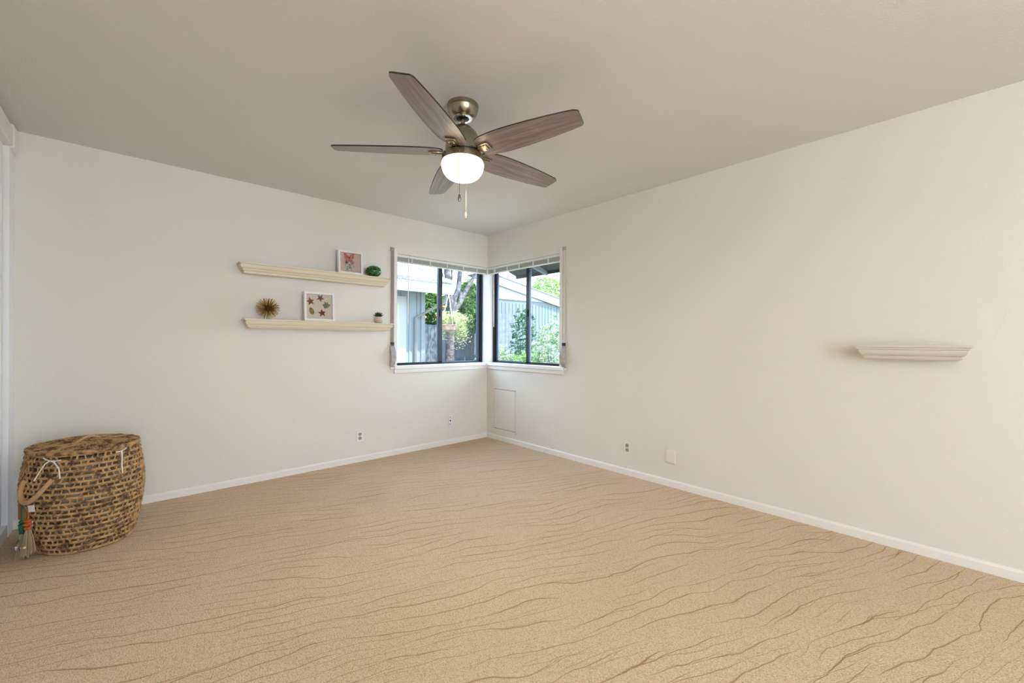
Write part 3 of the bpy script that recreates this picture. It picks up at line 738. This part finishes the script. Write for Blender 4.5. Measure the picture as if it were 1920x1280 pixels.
    for p_, r_ in [(gt + Vector(q), .008) for q in ((.0, -.012, -.085), (.014, .004, -.105), (-.012, .008, -.10), (.018, -.010, -.12))] + [(ht + Vector((0, 0, -.006)), .011)]:
        MB().sphere(p_, r_, 10, 6).build('bead', M_bead, tass)
    for p_ in [gt + Vector(q) for q in ((.022, -.010, -.118), (-.016, -.014, -.128), (.004, -.022, -.112))] + [ot + Vector((.02, -.02, -.10))]:
        MB().sphere(p_, .006, 10, 6).build('shell_bead', M_paper, tass)
    # hanging labels
    def card(name, t, z, w_, h_, off, m, lean=0):
        mb = MB(); p = S(t, z, off); u_ = (S(t + .02, z) - S(t - .02, z)).normalized(); n_ = Vector((-u_.y, u_.x, 0)); n_ = n_ if n_.dot(p) > 0 else -n_
        v_ = Vector((0, 0, 1)) * cos(lean) + u_ * sin(lean); x_ = u_ * cos(lean) - Vector((0, 0, 1)) * sin(lean)
        q = [p + x_ * sx_ * w_ / 2 + v_ * sy_ * h_ / 2 + n_ * t_ for t_ in (0, .001) for sx_, sy_ in ((-1, -1), (1, -1), (1, 1), (-1, 1))]
        mb.v += [tuple(k) for k in q]
        for f in ((0, 1, 2, 3), (7, 6, 5, 4), (0, 1, 5, 4), (1, 2, 6, 5), (2, 3, 7, 6), (3, 0, 4, 7)): mb.face(f)
        return mb.build(name, m, root)
    card('brown_card', -1.55, .245, .085, .085, .014, M_card)
    card('white_tag', -1.27, .278, .040, .034, .018, M_paper, -.15)
    card('white_tag', -1.33, .196, .022, .030, .016, M_paper, .1)
basket()

# ------------------------------------------------------------------ outdoors
GZ = -.15
structure('ground', 'sunlit yard outside the corner windows', 'ground', MB().box(-9, 26, -9, 30, GZ - .2, GZ), M_ground)
# own roof: overhangs with dark soffit and rafter tails
o = thing('eave_overhang', 'dark timber eave with rafter tails above the right window', 'eave')
o['kind'] = 'structure'
mb = MB(); mb.v += [(T, -6.4, 2.27), (.75, -6.4, 2.065), (.75, .30, 2.065), (T, .30, 2.27), (T, -6.4, 2.36), (.75, -6.4, 2.155), (.75, .30, 2.155), (T, .30, 2.36)]
for f in ((0, 1, 2, 3), (7, 6, 5, 4), (0, 4, 5, 1), (1, 5, 6, 2), (2, 6, 7, 3), (3, 7, 4, 0)): mb.face(f)
mb.build('soffit', M_soffit, o)
mb = MB().box(.75, .78, -6.4, .30, 2.03, 2.17); mb.build('fascia', M_soffit, o)
for y in (-.28, -.90, -1.5):
    r = MB(); r.prism([(T, 2.27), (.75, 2.065), (.75, 2.015), (T, 2.19)], y - .02, y + .02, 'y'); r.build('rafter_tail', M_siding, o)
structure('roof', 'flat house roof above the ceiling', 'roof', MB().box(-5, .80, -9.2, .30, 2.56, 2.66), M_roof)

# neighbouring house seen through the left window
h = thing('neighbour_house', 'grey house with white fascia seen through the left window', 'house', (0, 4.5, GZ))
def lz(z): return z - GZ
mb = MB().box(-6, 1.78, 0, 4, 0, lz(2.36)); mb.build('siding', M_siding, h)
mb = MB()
x = -2.0
while x < 1.78:
    mb.box(x, x + .035, -.018, 0, 0, lz(2.3)); x += .20
mb.box(1.70, 1.80, -.022, .02, 0, lz(2.3)); mb.build('battens', M_siding, h)
MB().box(-6.2, 2.15, -.62, -.585, lz(2.205), lz(2.452)).build('fascia', M_white_ext, h)
mb = MB(); mb.v += [(-6.2, -.66, lz(2.455)), (2.18, -.66, lz(2.455)), (2.18, 1.35, lz(3.09)), (-6.2, 1.35, lz(3.09)), (2.18, 4.6, lz(2.2)), (-6.2, 4.6, lz(2.2))]
mb.v += [(v[0], v[1], v[2] + .05) for v in mb.v[:6]]
for f in ((0, 1, 2, 3), (3, 2, 4, 5), (6, 9, 8, 7), (9, 11, 10, 8), (0, 6, 7, 1), (1, 7, 8, 2), (2, 8, 10, 4), (4, 10, 11, 5), (5, 11, 9, 3), (3, 9, 6, 0)): mb.face(f)
mb.build('roof', M_roof, h)
mb = MB(); mb.v += [(-6.2, -.585, lz(2.26)), (2.13, -.585, lz(2.26)), (2.13, .02, lz(2.34)), (-6.2, .02, lz(2.34))]; mb.face((0, 1, 2, 3)); mb.build('soffit', M_white_ext, h)
dr = MB().box(.35, 1.315, -.04, 0, 0, lz(2.15)).build('door', M_white_ext, h)
MB().box(.45, 1.14, -.045, -.038, lz(.3), lz(2.0)).build('door_leaf', M_cream_ext, dr)
pp = [(2.045, -.50, lz(2.20)), (2.045, -.50, lz(2.04)), (1.54, -.06, lz(1.69)), (1.54, -.06, 0)]
MB().tube(pp, .035, 8).build('downspout', M_pipe, h)

# building with the sloping white rake seen through the right window
g = thing('garden_building', 'grey board building with a sloping white rake behind shrubs', 'building', (5.1, 6.0, GZ))
def zz(x): return 3.20 - .175 * (x + 5.1 - 5.2)
X1 = 5.4
mb = MB(); mb.prism([(0, 0), (X1, 0), (X1, lz(2.36)), (2.25, lz(2.52)), (0, lz(2.50))], 0, .9, 'y'); mb.build('siding', M_siding2, g)
mb = MB(); x = .05
while x < X1: mb.box(x, x + .02, -.014, 0, 0, lz(2.40)); x += .155
mb.build('battens', M_siding2, g)
mb = MB(); mb.prism([(.12, lz(2.50)), (2.3, lz(2.52)), (.12, lz(zz(.12) - .2))], -.03, 0, 'y'); mb.build('gable_panel', M_white_ext, g)
mb = MB(); mb.prism([(-.3, lz(zz(-.3))), (X1 + .5, lz(zz(X1 + .5))), (X1 + .5, lz(zz(X1 + .5) - .27)), (-.3, lz(zz(-.3) - .27))], -.10, -.05, 'y'); mb.build('rake_board', M_white_ext, g)
mb = MB(); mb.prism([(-.3, lz(zz(-.3))), (X1 + .5, lz(zz(X1 + .5))), (X1 + .5, lz(zz(X1 + .5) + .04)), (-.3, lz(zz(-.3) + .04))], -.13, .93, 'y'); mb.build('roof', M_roof, g)
def fence(label, x0, x1, y, z1, group=None):
    f = thing('board_fence', label, 'fence', (x0, y, GZ), group='board fences')
    n = int((x1 - x0) / .14); mb = MB()
    for i in range(n): mb.box(i * .14 + .004, i * .14 + .136, -.01, .01, 0, z1 - GZ + random.uniform(-.015, .015))
    mb.build('boards', M_fence, f)
    for z in (.3, z1 - GZ - .25): MB().box(0, x1 - x0, .01, .05, z, z + .08).build('rail', M_fence, f)
    return f
fence('dark weathered board fence behind the tree trunk', 1.95, 5.25, 7.0, 1.66)
f2 = fence('short grey board fence in front of the garden building', 4.7, 6.0, 5.6, 2.03)

def foliage(name, n, c, rad, size, m, parent, seed=0, hollow=.55, narrow=1.0, zmin=None):
    rng = random.Random(seed); mb = MB()
    for i in range(n):
        while True:
            p = Vector((rng.uniform(-1, 1), rng.uniform(-1, 1), rng.uniform(-1, 1)))
            if hollow < p.length < 1: break
        p *= .88 + .2 * sin(7 * p.x + seed) * sin(6 * p.y + 1) * sin(8 * p.z)
        q = Vector((c[0] + p.x * rad[0], c[1] + p.y * rad[1], c[2] + p.z * rad[2]))
        if zmin is not None and q.z < zmin: continue
        u_ = Vector((rng.gauss(0, 1), rng.gauss(0, 1), rng.gauss(0, .7))).normalized(); v_ = u_.orthogonal().normalized()
        v_ = (Matrix.Rotation(rng.random() * 6.3, 3, u_) @ v_)
        s_ = size * rng.uniform(.6, 1.3)
        i0 = len(mb.v); mb.v += [tuple(q - u_ * s_), tuple(q + v_ * s_ * .42 * narrow), tuple(q + u_ * s_), tuple(q - v_ * s_ * .42 * narrow)]
        mb.face((i0, i0 + 1, i0 + 2, i0 + 3))
    return mb.build(name, m, parent, fix=False)

# forked tree
tr = thing('backyard_tree', 'forked grey trunk tree behind the hanging fern', 'tree', (2.68, 4.75, GZ))
def tb(mb, pts, rs): mb.tube([(x - 2.68, y - 4.75, z - GZ) for x, y, z in pts], rs, 12)
mb = MB()
tb(mb, [(2.66, 4.75, GZ), (2.66, 4.75, .6), (2.67, 4.75, 1.3), (2.70, 4.75, 1.75), (2.73, 4.75, 1.98)], [.14, .115, .11, .12, .15])
mb.build('trunk', M_bark, tr)
for pts, rs in (([(2.70, 4.75, 1.8), (2.68, 4.75, 2.15), (2.63, 4.75, 2.45), (2.57, 4.75, 2.9), (2.5, 4.8, 3.6)], [.10, .085, .08, .075, .06]),
                ([(2.66, 4.75, 2.3), (2.50, 4.8, 2.6), (2.40, 4.8, 2.9), (2.3, 4.9, 3.7)], [.06, .055, .055, .05]),
                ([(2.73, 4.75, 1.85), (2.80, 4.75, 2.25), (2.92, 4.75, 2.5), (2.97, 4.75, 2.95), (3.05, 4.8, 3.7)], [.08, .065, .065, .06, .05]),
                ([(2.80, 4.75, 1.95), (2.98, 4.75, 2.15), (3.18, 4.8, 2.45), (3.50, 4.85, 2.88), (3.9, 4.9, 3.5)], [.065, .058, .052, .05, .04]),
                ([(2.95, 4.75, 2.1), (2.99, 4.76, 2.3), (3.00, 4.76, 2.42)], [.045, .045, .05]),
                ([(2.66, 4.75, 2.45), (2.75, 4.8, 2.75), (2.76, 4.8, 3.2)], [.03, .03, .03])):
    mb = MB(); tb(mb, pts, rs); mb.build('branch', M_bark, tr)
foliage('crown', 2600, (.5, .5, 4.35), (2.3, 1.6, 1.1), .075, M_leaf, tr, 5)

# hedge masses beyond the fence, each its own shrub
def shrub(name, label, cat, loc, rad, n, size, m, seed, group=None, narrow=1.0, fruit=0, stems=4):
    s = thing(name, label, cat, (loc[0], loc[1], GZ), group=group)
    foliage('foliage', n, (0, 0, loc[2] - GZ), rad, size, m, s, seed, .5, narrow, zmin=.01)
    st = MB(); rng = random.Random(seed)
    for i in range(stems):
        a_ = i * 1.7; st.tube([(.03 * cos(a_), .03 * sin(a_), 0), (rad[0] * .35 * cos(a_), rad[1] * .35 * sin(a_), max(.1, loc[2] - GZ))], [.03 if stems > 1 else .018, .012], 6)
    st.build('stems', M_bark if stems > 1 else M_soffit, s)
    if fruit:
        for i in range(fruit):
            a_ = rng.uniform(3.6, 5.8); zf = rng.uniform(-.6, .5)
            MB().sphere((rad[0] * .9 * cos(a_), rad[1] * .9 * sin(a_), loc[2] - GZ + zf * rad[2]), .045, 8, 6).build('fruit', M_fruit, s)
    return s
G = 'trees beyond the fence'
shrub('citrus_tree', 'orange bearing tree behind the fence and left of the trunk', 'tree', (4.05, 7.95, 1.95), (.72, .6, 1.15), 4600, .085, M_leaf, 11, G, fruit=14)
shrub('leafy_tree', 'green leafy tree above the dark fence right of the trunk', 'tree', (4.50, 6.42, 2.22), (.54, .38, .90), 4600, .065, M_leaf, 12, G, stems=1)
shrub('tall_tree', 'tall pale tree above the neighbour roof', 'tree', (2.4, 10.4, 3.5), (2.6, 1.0, 1.6), 3000, .09, M_leafw, 13, G)
shrub('tall_tree', 'tall green tree rising above the sloping white rake board', 'tree', (21.4, 18.5, 4.9), (2.6, 1.2, 1.7), 3600, .12, M_leafb, 14, G)
# shrubs in front of the garden building
G = 'shrubs under the right window'
shrub('flowering_shrub', 'white flowered shrub at the right window edge', 'shrub', (2.85, 1.40, .88), (.60, .50, .80), 2600, .042, M_leafw, 21, G)
shrub('flowering_shrub', 'pale low shrub at the corner side of the right window', 'shrub', (3.1, 3.35, .60), (.42, .45, .55), 1800, .040, M_leafw, 22, G)
shrub('green_shrub', 'bright green low shrub in the middle of the right window', 'shrub', (3.15, 2.42, .55), (.50, .40, .44), 2000, .045, M_leafb, 23, G)
shrub('climbing_shrub', 'dark tall climbing shrub against the garden building', 'shrub', (4.25, 3.75, 1.15), (.40, .4, 1.00), 1000, .055, M_leafd, 24, G)
shrub('low_plant', 'pale low plants along the dark fence', 'plant', (4.2, 5.75, .30), (.42, .25, .36), 900, .05, M_leafw, 25, G)

# hanging fern from the neighbour's eave
hp = thing('hanging_planter', 'pale trailing fern in a hanging terracotta bowl', 'hanging plant', (2.035, 3.86, 1.36))
MB().lathe([(.03, 0), (.10, .02), (.175, .06), (.205, .15), (.215, .16), (.20, .165), (.15, .14)], 28).build('bowl', M_terra, hp)
wr = MB()
for i in range(3):
    a_ = i * 2.094 + .4; wr.tube([(.19 * cos(a_), .19 * sin(a_), .155), (0, 0, .845)], .006, 5)
wr.tube([(0, 0, .84), (0, 0, .90)], .006, 5); wr.build('hanger_wires', M_wire, hp)
rng = random.Random(31)
def fern(cx_, cy_, cz_, n, rx, rz_, fall):
    for i in range(n):
        a_ = rng.uniform(0, 2 * pi); q = rng.uniform(.25, 1.0)
        p0 = Vector((cx_ * .4 + .09 * cos(a_), cy_ * .4 + .09 * sin(a_), .17))
        p2 = Vector((cx_ + rx * q * cos(a_), cy_ + rx * q * sin(a_), cz_ + rng.uniform(-1, 1) * rz_))
        p1 = (p0 + p2) / 2 + Vector((0, 0, fall + rng.uniform(0, .1)))
        for k in range(2, 11):
            t = k / 10; p = p0 * (1 - t) ** 2 + p1 * 2 * t * (1 - t) + p2 * t * t
            for sgn in (-1, 1):
                d = Vector((rng.gauss(0, 1), rng.gauss(0, 1), rng.gauss(-.2, .6))).normalized(); e = d.orthogonal().normalized()
                l_ = rng.uniform(.02, .045); fm.quad(p, p + d * l_ * .5 + e * .006, p + d * l_, p + d * l_ * .5 - e * .006)
fm = MB()
fern(.04, 0, .36, 110, .33, .12, .10)
fern(.36, 0, .04, 120, .28, .32, .24)
fern(.28, -.05, -.22, 40, .18, .16, .35)
fern(-.18, 0, .0, 26, .10, .20, .20)
fm.build('fronds', M_fern, hp, fix=False)
